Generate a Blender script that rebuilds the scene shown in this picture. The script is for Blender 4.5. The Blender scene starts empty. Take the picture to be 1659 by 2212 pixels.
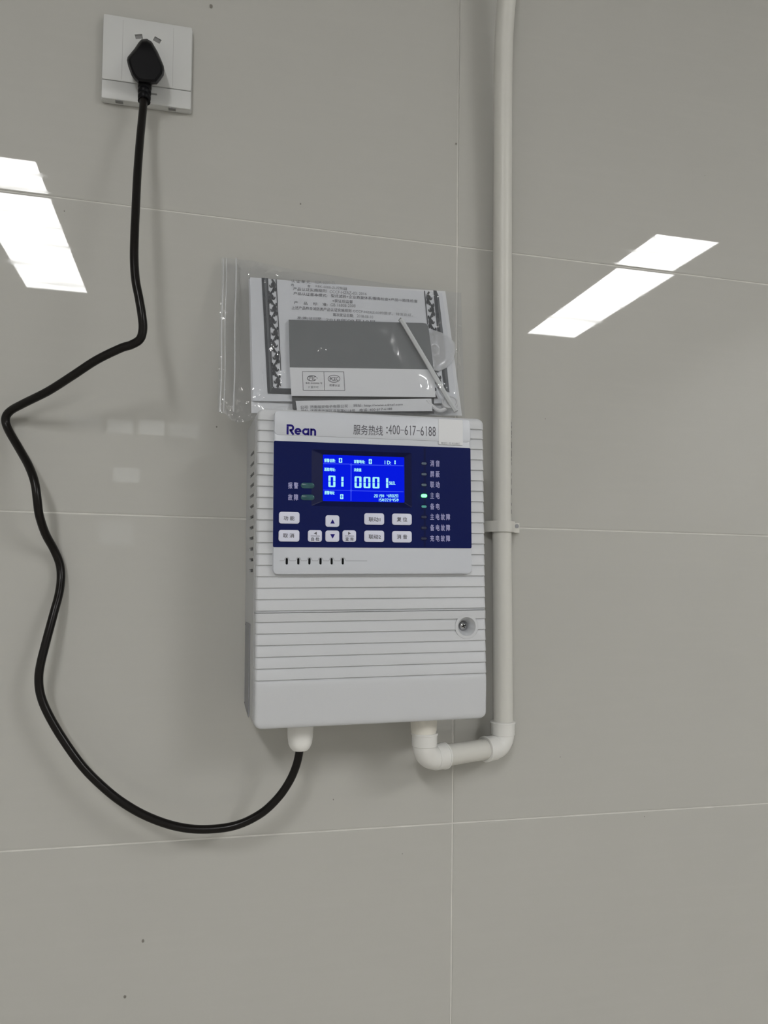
import bpy, bmesh, math, random
from mathutils import Vector, Matrix, noise

# ------------------------------------------------------------------ camera, world, exposure
W, H = 1659, 2212
F_PX = 1659.4
CAM = Vector((-0.2593, -0.75633, -0.05419))
YAW, PITCH, ROLL = 0.23762, 0.08443, 0.01593
SC = bpy.context.scene
COL = SC.collection
_f = Vector((math.sin(YAW)*math.cos(PITCH), math.cos(YAW)*math.cos(PITCH), math.sin(PITCH)))
_r0 = Vector((math.cos(YAW), -math.sin(YAW), 0))
_u0 = _r0.cross(_f)
_r = math.cos(ROLL)*_r0 + math.sin(ROLL)*_u0
_u = -math.sin(ROLL)*_r0 + math.cos(ROLL)*_u0
cam = bpy.data.cameras.new('camera')
cam.sensor_fit = 'VERTICAL'
cam.sensor_height = 36.0
cam.lens = F_PX/H*36.0
cam.clip_start = 0.01
co = bpy.data.objects.new('camera', cam)
COL.objects.link(co)
co.matrix_world = Matrix(((_r.x, _u.x, -_f.x, CAM.x), (_r.y, _u.y, -_f.y, CAM.y), (_r.z, _u.z, -_f.z, CAM.z), (0, 0, 0, 1)))
SC.camera = co
SC.view_settings.view_transform = 'Standard'
SC.view_settings.look = 'None'
SC.view_settings.gamma = 1.0
SC.view_settings.use_curve_mapping = False
SC.view_settings.exposure = 0.0
LAMP = 38.5           # radiance of the ceiling light diffusers
LAMP_COLOR = (1.0, 0.995, 0.985)
world = bpy.data.worlds.new('world')
SC.world = world
world.use_nodes = True
world.node_tree.nodes['Background'].inputs[0].default_value = (0.5, 0.52, 0.55, 1)
world.node_tree.nodes['Background'].inputs[1].default_value = 0.1
SC.cycles.max_bounces = 10
SC.cycles.transparent_max_bounces = 24
SC.cycles.caustics_reflective = False
SC.cycles.caustics_refractive = False
SC.cycles.use_denoising = True

TILT = math.radians(1.1)          # everything screwed to the wall hangs about a degree off plumb
CT, ST = math.cos(TILT), math.sin(TILT)
FLOOR, CEIL = -1.5, 1.306
random.seed(4)


# ------------------------------------------------------------------ measuring: photo pixel -> point at a known depth from the wall
def ray(px, py):
    return _f + (px-W/2)/F_PX*_r - (py-H/2)/F_PX*_u


def at(px, py, Y):
    d = ray(px, py)
    return CAM + (Y-CAM.y)/d.y*d


def loc(px, py, Y):
    q = at(px, py, Y)
    return q.x*CT + q.z*ST, -q.x*ST + q.z*CT


LEAN_Z, LEAN_Y, LEAN_K = 0.0985, -0.056, 0.2867     # papers stand on the controller and lean back to the wall


def lean(px, py, off=0.0):
    d = ray(px, py)
    t = (LEAN_Y + LEAN_K*(CAM.z-LEAN_Z) + off - CAM.y)/(d.y - LEAN_K*d.z)
    return CAM + t*d


# ------------------------------------------------------------------ materials
MATS = {}


def mat(name, color, rough=0.5, spec=0.5, bump=0.0, bscale=600.0, vary=0.0, vscale=6.0, coat=0.0, coat_rough=0.03, emit=None, emit_s=0.0, metal=0.0, trans=0.0):
    m = bpy.data.materials.new(name)
    m.use_nodes = True
    nt = m.node_tree
    b = nt.nodes['Principled BSDF']
    b.inputs['Base Color'].default_value = (*color, 1)
    b.inputs['Roughness'].default_value = rough
    b.inputs['Specular IOR Level'].default_value = spec
    b.inputs['Metallic'].default_value = metal
    b.inputs['Coat Weight'].default_value = coat
    b.inputs['Coat Roughness'].default_value = coat_rough
    b.inputs['Transmission Weight'].default_value = trans
    if emit:
        b.inputs['Emission Color'].default_value = (*emit, 1)
        b.inputs['Emission Strength'].default_value = emit_s
    tc = nt.nodes.new('ShaderNodeTexCoord')
    if vary > 0:
        n = nt.nodes.new('ShaderNodeTexNoise')
        n.inputs['Scale'].default_value = vscale
        n.inputs['Detail'].default_value = 6
        nt.links.new(tc.outputs['Object'], n.inputs['Vector'])
        mx = nt.nodes.new('ShaderNodeMix')
        mx.data_type = 'RGBA'
        mx.inputs['A'].default_value = (*[c*(1-vary) for c in color], 1)
        mx.inputs['B'].default_value = (*[min(1, c*(1+vary)) for c in color], 1)
        nt.links.new(n.outputs['Fac'], mx.inputs['Factor'])
        nt.links.new(mx.outputs['Result'], b.inputs['Base Color'])
    if bump > 0:
        n2 = nt.nodes.new('ShaderNodeTexNoise')
        n2.inputs['Scale'].default_value = bscale
        n2.inputs['Detail'].default_value = 3
        nt.links.new(tc.outputs['Object'], n2.inputs['Vector'])
        bp = nt.nodes.new('ShaderNodeBump')
        bp.inputs['Strength'].default_value = bump
        bp.inputs['Distance'].default_value = 0.0004
        nt.links.new(n2.outputs['Fac'], bp.inputs['Height'])
        nt.links.new(bp.outputs['Normal'], b.inputs['Normal'])
    MATS[name] = m
    return m


def film(name, haze=0.05, tint=(0.97, 0.975, 0.985), rough=0.06, gloss=1.0, bump=0.0):
    """clear plastic film: see-through, a little milky, shiny"""
    m = bpy.data.materials.new(name)
    m.use_nodes = True
    nt = m.node_tree
    nt.nodes.remove(nt.nodes['Principled BSDF'])
    out = nt.nodes['Material Output']
    tr = nt.nodes.new('ShaderNodeBsdfTransparent')
    tr.inputs['Color'].default_value = (*tint, 1)
    df = nt.nodes.new('ShaderNodeBsdfDiffuse')
    df.inputs['Color'].default_value = (0.85, 0.86, 0.88, 1)
    gl = nt.nodes.new('ShaderNodeBsdfGlossy')
    gl.inputs['Roughness'].default_value = rough
    gl.inputs['Color'].default_value = (1, 1, 1, 1)
    m1 = nt.nodes.new('ShaderNodeMixShader')
    m1.inputs[0].default_value = haze
    nt.links.new(tr.outputs[0], m1.inputs[1])
    nt.links.new(df.outputs[0], m1.inputs[2])
    lw = nt.nodes.new('ShaderNodeLayerWeight')        # two-sided Schlick: 0.045 face on, rising at grazing angles
    lw.inputs['Blend'].default_value = 0.5
    pw = nt.nodes.new('ShaderNodeMath')
    pw.operation = 'POWER'
    pw.inputs[1].default_value = 5.0
    nt.links.new(lw.outputs['Facing'], pw.inputs[0])
    mu = nt.nodes.new('ShaderNodeMath')
    mu.operation = 'MULTIPLY_ADD'
    mu.inputs[1].default_value = 0.8*gloss
    mu.inputs[2].default_value = 0.05*gloss
    nt.links.new(pw.outputs[0], mu.inputs[0])
    m2 = nt.nodes.new('ShaderNodeMixShader')
    nt.links.new(mu.outputs[0], m2.inputs[0])
    nt.links.new(m1.outputs[0], m2.inputs[1])
    nt.links.new(gl.outputs[0], m2.inputs[2])
    nt.links.new(m2.outputs[0], out.inputs[0])
    if bump:
        tc = nt.nodes.new('ShaderNodeTexCoord')
        n2 = nt.nodes.new('ShaderNodeTexNoise')
        n2.inputs['Scale'].default_value = 60
        nt.links.new(tc.outputs['Object'], n2.inputs['Vector'])
        bp = nt.nodes.new('ShaderNodeBump')
        bp.inputs['Strength'].default_value = bump
        bp.inputs['Distance'].default_value = 0.002
        nt.links.new(n2.outputs['Fac'], bp.inputs['Height'])
        nt.links.new(bp.outputs['Normal'], gl.inputs['Normal'])
    MATS[name] = m
    return m


def lamp_mat(name, color, strength):
    m = bpy.data.materials.new(name)
    m.use_nodes = True
    nt = m.node_tree
    nt.nodes.remove(nt.nodes['Principled BSDF'])
    e = nt.nodes.new('ShaderNodeEmission')
    e.inputs[0].default_value = (*color, 1)
    e.inputs[1].default_value = strength
    nt.links.new(e.outputs[0], nt.nodes['Material Output'].inputs[0])
    MATS[name] = m
    return m


def tile_mat():
    m = mat('glazed_tile', (0.455, 0.452, 0.425), rough=0.62, spec=0.15, vary=0.025, vscale=9, coat=0.75, coat_rough=0.012)
    nt = m.node_tree
    b = nt.nodes['Principled BSDF']
    tc = nt.nodes.new('ShaderNodeTexCoord')
    mp = nt.nodes.new('ShaderNodeMapping')
    mp.inputs['Scale'].default_value = (5, 5, 60)
    nt.links.new(tc.outputs['Object'], mp.inputs['Vector'])
    n = nt.nodes.new('ShaderNodeTexNoise')        # wiped-on smears, long and level
    n.inputs['Scale'].default_value = 2.2
    n.inputs['Detail'].default_value = 5
    nt.links.new(mp.outputs[0], n.inputs['Vector'])
    rp = nt.nodes.new('ShaderNodeValToRGB')
    rp.color_ramp.elements[0].position = 0.55
    rp.color_ramp.elements[0].color = (0.012,)*3 + (1,)
    rp.color_ramp.elements[1].position = 0.85
    rp.color_ramp.elements[1].color = (0.13,)*3 + (1,)
    nt.links.new(n.outputs['Fac'], rp.inputs[0])
    nt.links.new(rp.outputs[0], b.inputs['Coat Roughness'])
    rw = nt.nodes.new('ShaderNodeValToRGB')       # the same smears dull the glaze
    rw.color_ramp.elements[0].position = 0.50
    rw.color_ramp.elements[0].color = (0.62,)*3 + (1,)
    rw.color_ramp.elements[1].position = 0.74
    rw.color_ramp.elements[1].color = (0.30,)*3 + (1,)
    nt.links.new(n.outputs['Fac'], rw.inputs[0])
    nt.links.new(rw.outputs[0], b.inputs['Coat Weight'])
    return m


def grey(v):
    return (v, v, v)


tile_mat()
mat('tile_edge', (0.455, 0.452, 0.425), rough=0.8, spec=0.1, vary=0.04, vscale=60)
mat('grout', (0.66, 0.655, 0.62), rough=0.9, spec=0.1, vary=0.2, vscale=45)
mat('paint', (0.78, 0.78, 0.76), rough=0.9, spec=0.2, vary=0.03)
mat('ceiling_paint', (0.55, 0.55, 0.55), rough=0.95, spec=0.1, vary=0.02)
mat('floor_tile', (0.56, 0.53, 0.48), rough=0.35, vary=0.06)
mat('dirt', (0.20, 0.19, 0.17), rough=0.9, vary=0.2, vscale=300)
mat('abs_white', (0.56, 0.575, 0.60), rough=0.42, spec=0.4, bump=0.12, bscale=1800)
mat('abs_housing', (0.50, 0.51, 0.52), rough=0.5, spec=0.35, bump=0.12, bscale=1800)
mat('abs_panel', (0.57, 0.595, 0.645), rough=0.35, spec=0.45, bump=0.06, bscale=1800)
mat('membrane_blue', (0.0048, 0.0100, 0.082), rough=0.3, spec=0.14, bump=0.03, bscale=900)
mat('membrane_shaded', (0.0045, 0.0075, 0.055), rough=0.35, spec=0.15)  # darker copy of the membrane blue, recess shade put into the colour
mat('key_white', (0.68, 0.70, 0.83), rough=0.4, spec=0.4, bump=0.05)
mat('ink_black', (0.035, 0.035, 0.05), rough=0.7, spec=0.2)
mat('ink_grey', (0.13, 0.13, 0.15), rough=0.7, spec=0.2)
mat('ink_pale_grey', (0.30, 0.31, 0.33), rough=0.7, spec=0.2)
mat('ink_logo_blue', (0.018, 0.012, 0.17), rough=0.6, spec=0.1)
mat('ink_lilac', (0.36, 0.36, 0.60), rough=0.6, spec=0.3)
mat('lens_off', (0.10, 0.135, 0.19), rough=0.25, spec=0.5)
mat('lens_dark', (0.022, 0.028, 0.07), rough=0.3, spec=0.5)
mat('lens_teal_spill', (0.10, 0.42, 0.40), rough=0.25, spec=0.5)  # spill from the lit lamp next to it put into the colour
mat('lens_pill', (0.030, 0.095, 0.110), rough=0.25, spec=0.3, vary=0.5, vscale=140)
lamp_mat('lens_green_lit', (0.055, 1.0, 0.10), 9.0)
lamp_mat('lcd_back', (0.002, 0.010, 0.74), 1.0)
lamp_mat('lcd_glyph', (0.42, 0.97, 1.0), 0.95)
lamp_mat('lcd_line', (0.045, 0.085, 0.90), 1.0)
mat('slot_black', (0.006, 0.006, 0.007), rough=0.6, spec=0.2)
mat('steel', (0.62, 0.62, 0.62), rough=0.22, metal=1.0)
mat('side_grey', (0.26, 0.265, 0.28), rough=0.5, vary=0.05, vscale=40)
mat('nylon_cream', (0.72, 0.70, 0.64), rough=0.45, spec=0.4, bump=0.05)
mat('nylon_white', (0.78, 0.78, 0.76), rough=0.4, spec=0.4, bump=0.05)
mat('pvc_pipe', (0.61, 0.605, 0.57), rough=0.38, spec=0.4, vary=0.03, vscale=25)
mat('pvc_fitting', (0.70, 0.70, 0.68), rough=0.3, spec=0.5)
mat('socket_white', (0.58, 0.59, 0.585), rough=0.38, spec=0.4)
mat('seam_grey', (0.40, 0.40, 0.40), rough=0.7)
mat('socket_hole', (0.22, 0.22, 0.22), rough=0.7)
mat('rubber_black', (0.006, 0.005, 0.0045), rough=0.28, spec=0.22, bump=0.05)
mat('plug_black', (0.004, 0.004, 0.005), rough=0.4, spec=0.12, bump=0.08)
mat('paper', (0.66, 0.68, 0.72), rough=0.8, spec=0.15, vary=0.02, vscale=30)
mat('paper_bright', (0.72, 0.735, 0.76), rough=0.8, spec=0.15, vary=0.02, vscale=30)
mat('cover_grey', (0.150, 0.160, 0.170), rough=0.5, spec=0.3, vary=0.05, vscale=40)
mat('cover_dark', (0.065, 0.070, 0.076), rough=0.5, spec=0.3, vary=0.08, vscale=40)
mat('print_border', (0.055, 0.060, 0.070), rough=0.7, spec=0.2)
mat('print_border_pale', (0.12, 0.13, 0.145), rough=0.7, spec=0.2)
mat('rod_white', (0.66, 0.68, 0.69), rough=0.35, spec=0.5)
film('bag_film', haze=0.035, rough=0.11, gloss=1.7)
film('bag_back_film', haze=0.025, rough=0.12, gloss=0.5)
film('zip_film', haze=0.40, rough=0.10, gloss=1.0)
film('milky_film', haze=0.34, rough=0.2, gloss=0.7)
film('milky_cap', haze=0.78, rough=0.25, gloss=0.8)
lamp_mat('light_diffuser', LAMP_COLOR, LAMP)
mat('light_frame', (0.75, 0.75, 0.75), rough=0.4)
lamp_mat('window_glass', (0.93, 0.97, 1.0), 2.3)
lamp_mat('window_glass_dim', (0.93, 0.97, 1.0), 1.3)


# ------------------------------------------------------------------ mesh building
class MB:
    def __init__(s):
        s.v, s.f = [], []

    def add(s, vs, fs):
        n = len(s.v)
        s.v += [tuple(p) for p in vs]
        s.f += [tuple(i+n for i in f) for f in fs]
        return s

    def box(s, x0, x1, y0, y1, z0, z1):
        return s.add([(x0, y0, z0), (x1, y0, z0), (x1, y1, z0), (x0, y1, z0), (x0, y0, z1), (x1, y0, z1), (x1, y1, z1), (x0, y1, z1)],
                     [(0, 1, 5, 4), (1, 2, 6, 5), (2, 3, 7, 6), (3, 0, 4, 7), (4, 5, 6, 7), (3, 2, 1, 0)])

    def loft(s, loops, cap0=True, cap1=True, closed=True):
        n = len(loops[0])
        vs = [p for lp in loops for p in lp]
        fs = []
        for k in range(len(loops)-1):
            for i in range(n if closed else n-1):
                j = (i+1) % n
                fs.append((k*n+i, k*n+j, (k+1)*n+j, (k+1)*n+i))
        if cap0:
            fs.append(tuple(range(n))[::-1])
        if cap1:
            fs.append(tuple((len(loops)-1)*n+i for i in range(n)))
        return s.add(vs, fs)

    def plate(s, x0, x1, z0, z1, r, yb, yf, ch=0.0004, n=5):
        """rounded plate facing -Y with a softened front edge"""
        L = [rrect(x0, x1, z0, z1, r, yb, n), rrect(x0, x1, z0, z1, r, yf+ch, n),
             rrect(x0+ch*.3, x1-ch*.3, z0+ch*.3, z1-ch*.3, max(r-ch*.3, 1e-5), yf+ch*.3, n), rrect(x0+ch, x1-ch, z0+ch, z1-ch, max(r-ch, 1e-5), yf, n)]
        return s.loft(L)

    def tube(s, path, rad, n=14, caps=True):
        path = [Vector(p) for p in path]
        rr = rad if isinstance(rad, (list, tuple)) else [rad]*len(path)
        loops, nrm = [], None
        for i, p in enumerate(path):
            t = (path[min(i+1, len(path)-1)] - path[max(i-1, 0)]).normalized()
            if nrm is None:
                a = Vector((0, 1, 0)) if abs(t.y) < .9 else Vector((1, 0, 0))
                nrm = (a - a.dot(t)*t).normalized()
            else:
                nrm = (nrm - nrm.dot(t)*t).normalized()
            b = t.cross(nrm)
            loops.append([p + rr[i]*(math.cos(2*math.pi*k/n)*nrm + math.sin(2*math.pi*k/n)*b) for k in range(n)])
        return s.loft(loops, caps, caps)

    def lathe(s, prof, axis0, axis1, n=24, caps=True):
        """prof: (distance along axis, radius)"""
        a, b = Vector(axis0), Vector(axis1)
        d = (b-a).normalized()
        q = Vector((0, 1, 0)) if abs(d.y) < .9 else Vector((1, 0, 0))
        u = (q - q.dot(d)*d).normalized()
        w = d.cross(u)
        return s.loft([[a + d*h + r*(math.cos(2*math.pi*k/n)*u + math.sin(2*math.pi*k/n)*w) for k in range(n)] for h, r in prof], caps, caps)

    def ribbon(s, pts, w, to3):
        """flat stroke along 2D pts, mapped to space by to3"""
        n = len(pts)
        ws = w if isinstance(w, (list, tuple)) else [w]*n
        vs = []
        for i in range(n):
            a, b = pts[max(i-1, 0)], pts[min(i+1, n-1)]
            dx, dy = b[0]-a[0], b[1]-a[1]
            L = math.hypot(dx, dy) or 1
            nx, ny = -dy/L*ws[i]/2, dx/L*ws[i]/2
            vs += [to3(pts[i][0]+nx, pts[i][1]+ny), to3(pts[i][0]-nx, pts[i][1]-ny)]
        return s.add(vs, [(2*i, 2*i+1, 2*i+3, 2*i+2) for i in range(n-1)])

    def poly(s, pts, to3):
        return s.add([to3(*p) for p in pts], [tuple(range(len(pts)))])

    def mesh(s, name, off=None, smooth=False, fix=True):
        me = bpy.data.meshes.new(name)
        vs = s.v if off is None else [(x-off[0], y-off[1], z-off[2]) for x, y, z in s.v]
        me.from_pydata(vs, [], s.f)
        if fix:
            bm = bmesh.new()
            bm.from_mesh(me)
            bmesh.ops.recalc_face_normals(bm, faces=bm.faces)
            bm.to_mesh(me)
            bm.free()
        if smooth:
            shade(me)
        return me

    def build(s, name, m, parent=None, off=None, smooth=False, fix=True):
        return link(name, s.mesh(name, off, smooth, fix), m, parent)


def shade(me, ang=35):
    me.polygons.foreach_set('use_smooth', [True]*len(me.polygons))
    try:
        me.set_sharp_from_angle(angle=math.radians(ang))
    except Exception:
        pass


def link(name, me, m, parent=None):
    o = bpy.data.objects.new(name, me)
    if m:
        me.materials.clear()
        me.materials.append(MATS[m] if isinstance(m, str) else m)
    COL.objects.link(o)
    if parent:
        o.parent = parent
    return o


def rrect(x0, x1, z0, z1, r, y, n=5):
    pts = []
    for cx, cz, a0 in ((x1-r, z1-r, 0), (x0+r, z1-r, 90), (x0+r, z0+r, 180), (x1-r, z0+r, 270)):
        for k in range(n+1):
            a = math.radians(a0 + 90*k/n)
            pts.append((cx+r*math.cos(a), y, cz+r*math.sin(a)))
    return pts


def pill(cx, cz, w, h, y, n=8):
    r = min(w, h)/2
    return rrect(cx-w/2, cx+w/2, cz-h/2, cz+h/2, r*.999, y, n)


def boolean(me, cutter, op='DIFFERENCE'):
    a = bpy.data.objects.new('a', me)
    b = bpy.data.objects.new('b', cutter)
    COL.objects.link(a)
    COL.objects.link(b)
    md = a.modifiers.new('b', 'BOOLEAN')
    md.operation = op
    md.object = b
    md.solver = 'EXACT'
    dg = bpy.context.evaluated_depsgraph_get()
    out = bpy.data.meshes.new_from_object(a.evaluated_get(dg))
    bpy.data.objects.remove(a)
    bpy.data.objects.remove(b)
    return out


def spline(pts, per=8):
    P = [Vector(p) for p in pts]
    P = [2*P[0]-P[1]] + P + [2*P[-1]-P[-2]]
    out = []
    for i in range(1, len(P)-2):
        p0, p1, p2, p3 = P[i-1:i+3]
        for k in range(per):
            t = k/per
            out.append(.5*((2*p1) + (p2-p0)*t + (2*p0-5*p1+4*p2-p3)*t*t + (3*p1-p0-3*p2+p3)*t**3))
    out.append(P[-2])
    return out


def empty(name, location, rot=(0, 0, 0)):
    o = bpy.data.objects.new(name, None)
    o.empty_display_size = 0.02
    o.location = location
    o.rotation_euler = rot
    COL.objects.link(o)
    return o


def tag(o, label=None, cat=None, group=None, kind=None):
    for k, v in (('label', label), ('category', cat), ('group', group), ('kind', kind)):
        if v:
            o[k] = v
    return o


def text_geo(s):
    c = bpy.data.curves.new('t', 'FONT')
    c.body = s
    c.resolution_u = 2
    o = bpy.data.objects.new('t', c)
    COL.objects.link(o)
    me = bpy.data.meshes.new_from_object(o)
    V = [(v.co.x, v.co.y) for v in me.vertices]
    Fc = [tuple(p.vertices) for p in me.polygons]
    bpy.data.objects.remove(o)
    bpy.data.curves.remove(c)
    bpy.data.meshes.remove(me)
    return V, Fc


def add_text(mb, s, x0, x1, z0, z1, to3, bold=0.0):
    """letters stretched to fill the box; bold repeats the strokes a hair to the side"""
    V, Fc = text_geo(s)
    ax, bx = min(v[0] for v in V), max(v[0] for v in V)
    ay, by = min(v[1] for v in V), max(v[1] for v in V)
    g = bold*(z1-z0)
    for k, (dx, dz) in enumerate(((0, 0),) if not bold else ((-g, 0), (g, 0), (0, g), (0, -g))):
        P = [to3(x0+dx+(x-ax)/(bx-ax)*(x1-x0), z0+dz+(y-ay)/(by-ay)*(z1-z0)) for x, y in V]
        mb.add([(p[0], p[1]-k*1.5e-5, p[2]) for p in P], Fc)
    return mb


SEG = {'0': 'abcdef', '1': 'bc', '2': 'abged', '3': 'abgcd', '4': 'fgbc', '5': 'afgcd', '6': 'afgedc', '7': 'abc', '8': 'abcdefg', '9': 'abcdfg'}


def add_seg(mb, ch, x0, x1, z0, z1, to3, t=None):
    w, h = x1-x0, z1-z0
    t = t or w*.28
    g = t*.12
    zm = (z0+z1)/2
    R = {'a': (x0+t*.25, x1-t*.25, z1-t*.62, z1), 'd': (x0+t*.25, x1-t*.25, z0, z0+t*.62), 'g': (x0+t*.3, x1-t*.3, zm-t*.35, zm+t*.35),
         'f': (x0, x0+t, zm+g, z1-t*.2), 'b': (x1-t, x1, zm+g, z1-t*.2), 'e': (x0, x0+t, z0+t*.2, zm-g), 'c': (x1-t, x1, z0+t*.2, zm-g)}
    for k in SEG[ch]:
        a, b, c, d = R[k]
        mb.poly([(a, c), (b, c), (b, d), (a, d)], to3)


# ------------------------------------------------------------------ the room
TW, TH, J = 0.6, 0.3, 0.0015
XL, XR, YB = -2.4, 2.4, -5.2


def struct(o):
    return tag(o, kind='structure')


wall = struct(MB().box(XL, XR, 0.0006, 0.12, FLOOR, CEIL).build('wall_back', 'grout'))


def tile_mesh(hh):
    b = MB()
    c = 0.0013
    x0, x1, z0, z1 = J/2, TW-J/2, J/2, hh-J/2
    b.loft([[(x0, .0006, z0), (x1, .0006, z0), (x1, .0006, z1), (x0, .0006, z1)],
            [(x0, .0002, z0), (x1, .0002, z0), (x1, .0002, z1), (x0, .0002, z1)],
            [(x0+c, 0, z0+c), (x1-c, 0, z0+c), (x1-c, 0, z1-c), (x0+c, 0, z1-c)]], cap0=False)
    return b.mesh('tile')


ROWS = [-1.5, -1.2, -.9, -.6, -.3, 0, .3, .75, 1.2, CEIL]      # the course above the controller is of taller tiles
full, tall, cut = tile_mesh(TH), tile_mesh(.45), tile_mesh(CEIL-1.2)
for me in (full, tall, cut):
    me.materials.append(MATS['glazed_tile'])
    me.materials.append(MATS['tile_edge'])
    for p in me.polygons:
        p.material_index = 0 if len(me.polygons) - 1 == p.index else 1
for i in range(-4, 4):
    for j, zr in enumerate(ROWS[:-1], -5):
        t = bpy.data.objects.new('tile', cut if zr > 1.1 else tall if zr > .2 else full)
        t.location = (i*TW, 0, zr)
        if (i, j) == (0, 1):
            t.rotation_euler = (math.radians(0.27), 0, 0)      # laid a touch out of true: the reflected lamp jumps at the joint
        elif (i, j) != (-1, 1):
            t.rotation_euler = (math.radians(random.uniform(-.02, .02)), 0, math.radians(random.uniform(-.01, .01)))
        t.parent = wall
        COL.objects.link(t)
for px, py, r in ((456, 14, 2.2), (309, 2033, 1.6), (270, 2153, 1.5), (985, 311, 1.2), (649, 441, 1.0), (468, 922, .9), (1178, 905, .6), (1522, 380, .5), (720, 1727, .7), (869, 1844, .6), (1210, 1635, .5), (139, 456, .7), (1392, 1764, .6)):
    p = at(px, py, 0)
    b = MB()
    b.poly([(p.x + r*.001*(.8+.4*noise.noise((k, r, px)))*math.cos(k*.785), p.z + 1.3*r*.001*(.8+.4*noise.noise((k, px, r)))*math.sin(k*.785)) for k in range(8)], lambda x, z: (x, -.0006 if p.z > .3 else -.0002, z))
    b.build('stain', 'dirt', wall, fix=False)

struct(MB().box(XL, XR, YB, 0.12, FLOOR-.1, FLOOR).build('floor', 'floor_tile'))
struct(MB().box(XL, XR, YB, 0.12, CEIL, CEIL+.1).build('ceiling', 'ceiling_paint'))
struct(MB().box(XL-.1, XL, YB, 0.12, FLOOR, CEIL).build('wall_left', 'paint'))
struct(MB().box(XR, XR+.1, YB, 0.12, FLOOR, CEIL).build('wall_right', 'paint'))
struct(MB().box(XL, XR, YB-.1, YB, FLOOR, CEIL).build('wall_front', 'paint'))


# windows in the far wall, seen only as faint pale panes mirrored in the tiles
def mirror(px, py, Y):
    q = at(px, py, -Y)
    return q.x, q.z


def far_window(name, x0, x1, z0, z1, glass):
    w = MB()
    for a in ((x0-.03, x0, z0-.03, z1+.03), (x1, x1+.03, z0-.03, z1+.03), (x0, x1, z1, z1+.03), (x0, x1, z0-.03, z0)):
        w.box(a[0], a[1], YB, YB+.03, a[2], a[3])
    o = struct(w.build(name, 'light_frame'))
    MB().box(x0, x1, YB+.001, YB+.012, z0, z1).build('pane', glass, o)


wn = 0
for ax, ay, bx, by, g in ((229, 908, 287, 940, 'window_glass'), (301, 909, 357, 943, 'window_glass'), (152, 900, 222, 934, 'window_glass_dim'), (364, 916, 428, 949, 'window_glass_dim'),
                          (246, 1011, 301, 1045, 'window_glass'), (216, 1124, 288, 1177, 'window_glass_dim')):
    wn += 1
    x0, z1 = mirror(ax, ay, YB)
    x1, z0 = mirror(bx, by, YB)
    far_window('window_%d' % wn, x0, x1, z0, z1, g)


def ceiling_light(x0, x1, y0, y1, label):
    c = empty('ceiling_light', ((x0+x1)/2, (y0+y1)/2, CEIL))
    tag(c, label, 'ceiling light', 'ceiling lights mirrored in the tiles')
    off = c.location
    fr = MB()
    t = .012
    for a in ((x0-t, x0, y0-t, y1+t), (x1, x1+t, y0-t, y1+t), (x0, x1, y0-t, y0), (x0, x1, y1, y1+t)):
        fr.box(a[0], a[1], a[2], a[3], CEIL-.012, CEIL)
    fr.build('frame', 'light_frame', c, off)
    MB().box(x0, x1, y0, y1, CEIL-.008, CEIL).build('diffuser', 'light_diffuser', c, off)


ceiling_light(-1.095, -.823, -3.116, -1.882, 'long white ceiling light panel mirrored in the tiles left of the black cord')
ceiling_light(1.46, 1.745, -3.07, -1.85, 'long white ceiling light panel mirrored in the tiles right of the white pipe')

# ------------------------------------------------------------------ gas alarm controller (built in its own frame, hung with the shared tilt)
BASE = (-0.1055, 0.0, -0.1817)
dev = empty('alarm_controller', (BASE[0]*CT-BASE[2]*ST, 0, BASE[0]*ST+BASE[2]*CT), (0, -TILT, 0))
tag(dev, 'white ribbed wall-mounted gas alarm controller with blue keypad and lit display', 'control panel')


def part(mb, name, m, parent=None, smooth=False, fix=True):
    return mb.build(name, m, parent or dev, BASE, smooth, fix)


def partm(me, name, m, parent=None, smooth=True):
    me.transform(Matrix.Translation(-Vector(BASE)))
    if smooth:
        shade(me)
    return link(name, me, m, parent or dev)


DX0, DX1, DZ0, DZ1 = -0.2105, 0.0004, -0.1817, 0.0957
YC = -0.085
# housing: draft from the wall to the cover, vent slots cut in its sides
hs = MB().loft([rrect(DX0-.0034, DX1+.0034, DZ0+.0045, DZ1-.001, .006, -.0006), rrect(DX0-.0012, DX1+.0012, DZ0+.001, DZ1-.0003, .006, -.055), rrect(DX0-.0004, DX1+.0004, DZ0+.0004, DZ1, .0055, -.0695)]).mesh('h')
cutb = MB()
for k in range(12):
    z = .0607 - k*.00972
    for sx in (-1, 1):
        xc = DX0-.002 if sx < 0 else DX1+.002
        cutb.box(xc-.005, xc+.005, -.062, -.031, z-.0015, z+.0015)
hs = boolean(hs, cutb.mesh('c'))
partm(hs, 'housing', 'abs_housing')
for sx in (-1, 1):
    b = MB()
    xc = DX0+.0026 if sx < 0 else DX1-.0026
    b.box(xc-.0012, xc+.0012, -.063, -.030, -.05, .065)
    part(b, 'vent_dark', 'slot_black')  # added black slab standing for the dark inside of the vents
b = MB().loft([[(DX0-.0032+.0026*a, y, z) for a, y, z in ((.0, -.015, -.0945), (.55, -.046, -.0945), (.55, -.046, -.1775), (.2, -.024, -.1735), (0, -.015, -.171))],
               [(DX0-.0040+.0026*a, y, z) for a, y, z in ((.0, -.015, -.0945), (.55, -.046, -.0945), (.55, -.046, -.1775), (.2, -.024, -.1735), (0, -.015, -.171))]])
part(b, 'side_plate', 'side_grey')
for y, z in ((-.0165, -.0965), (-.0165, -.169)):
    part(MB().lathe([(0, .0009), (.0006, .0008)], (DX0-.0035, y, z), (DX0-.0055, y, z), 10), 'side_plate_pin', 'slot_black')


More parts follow.
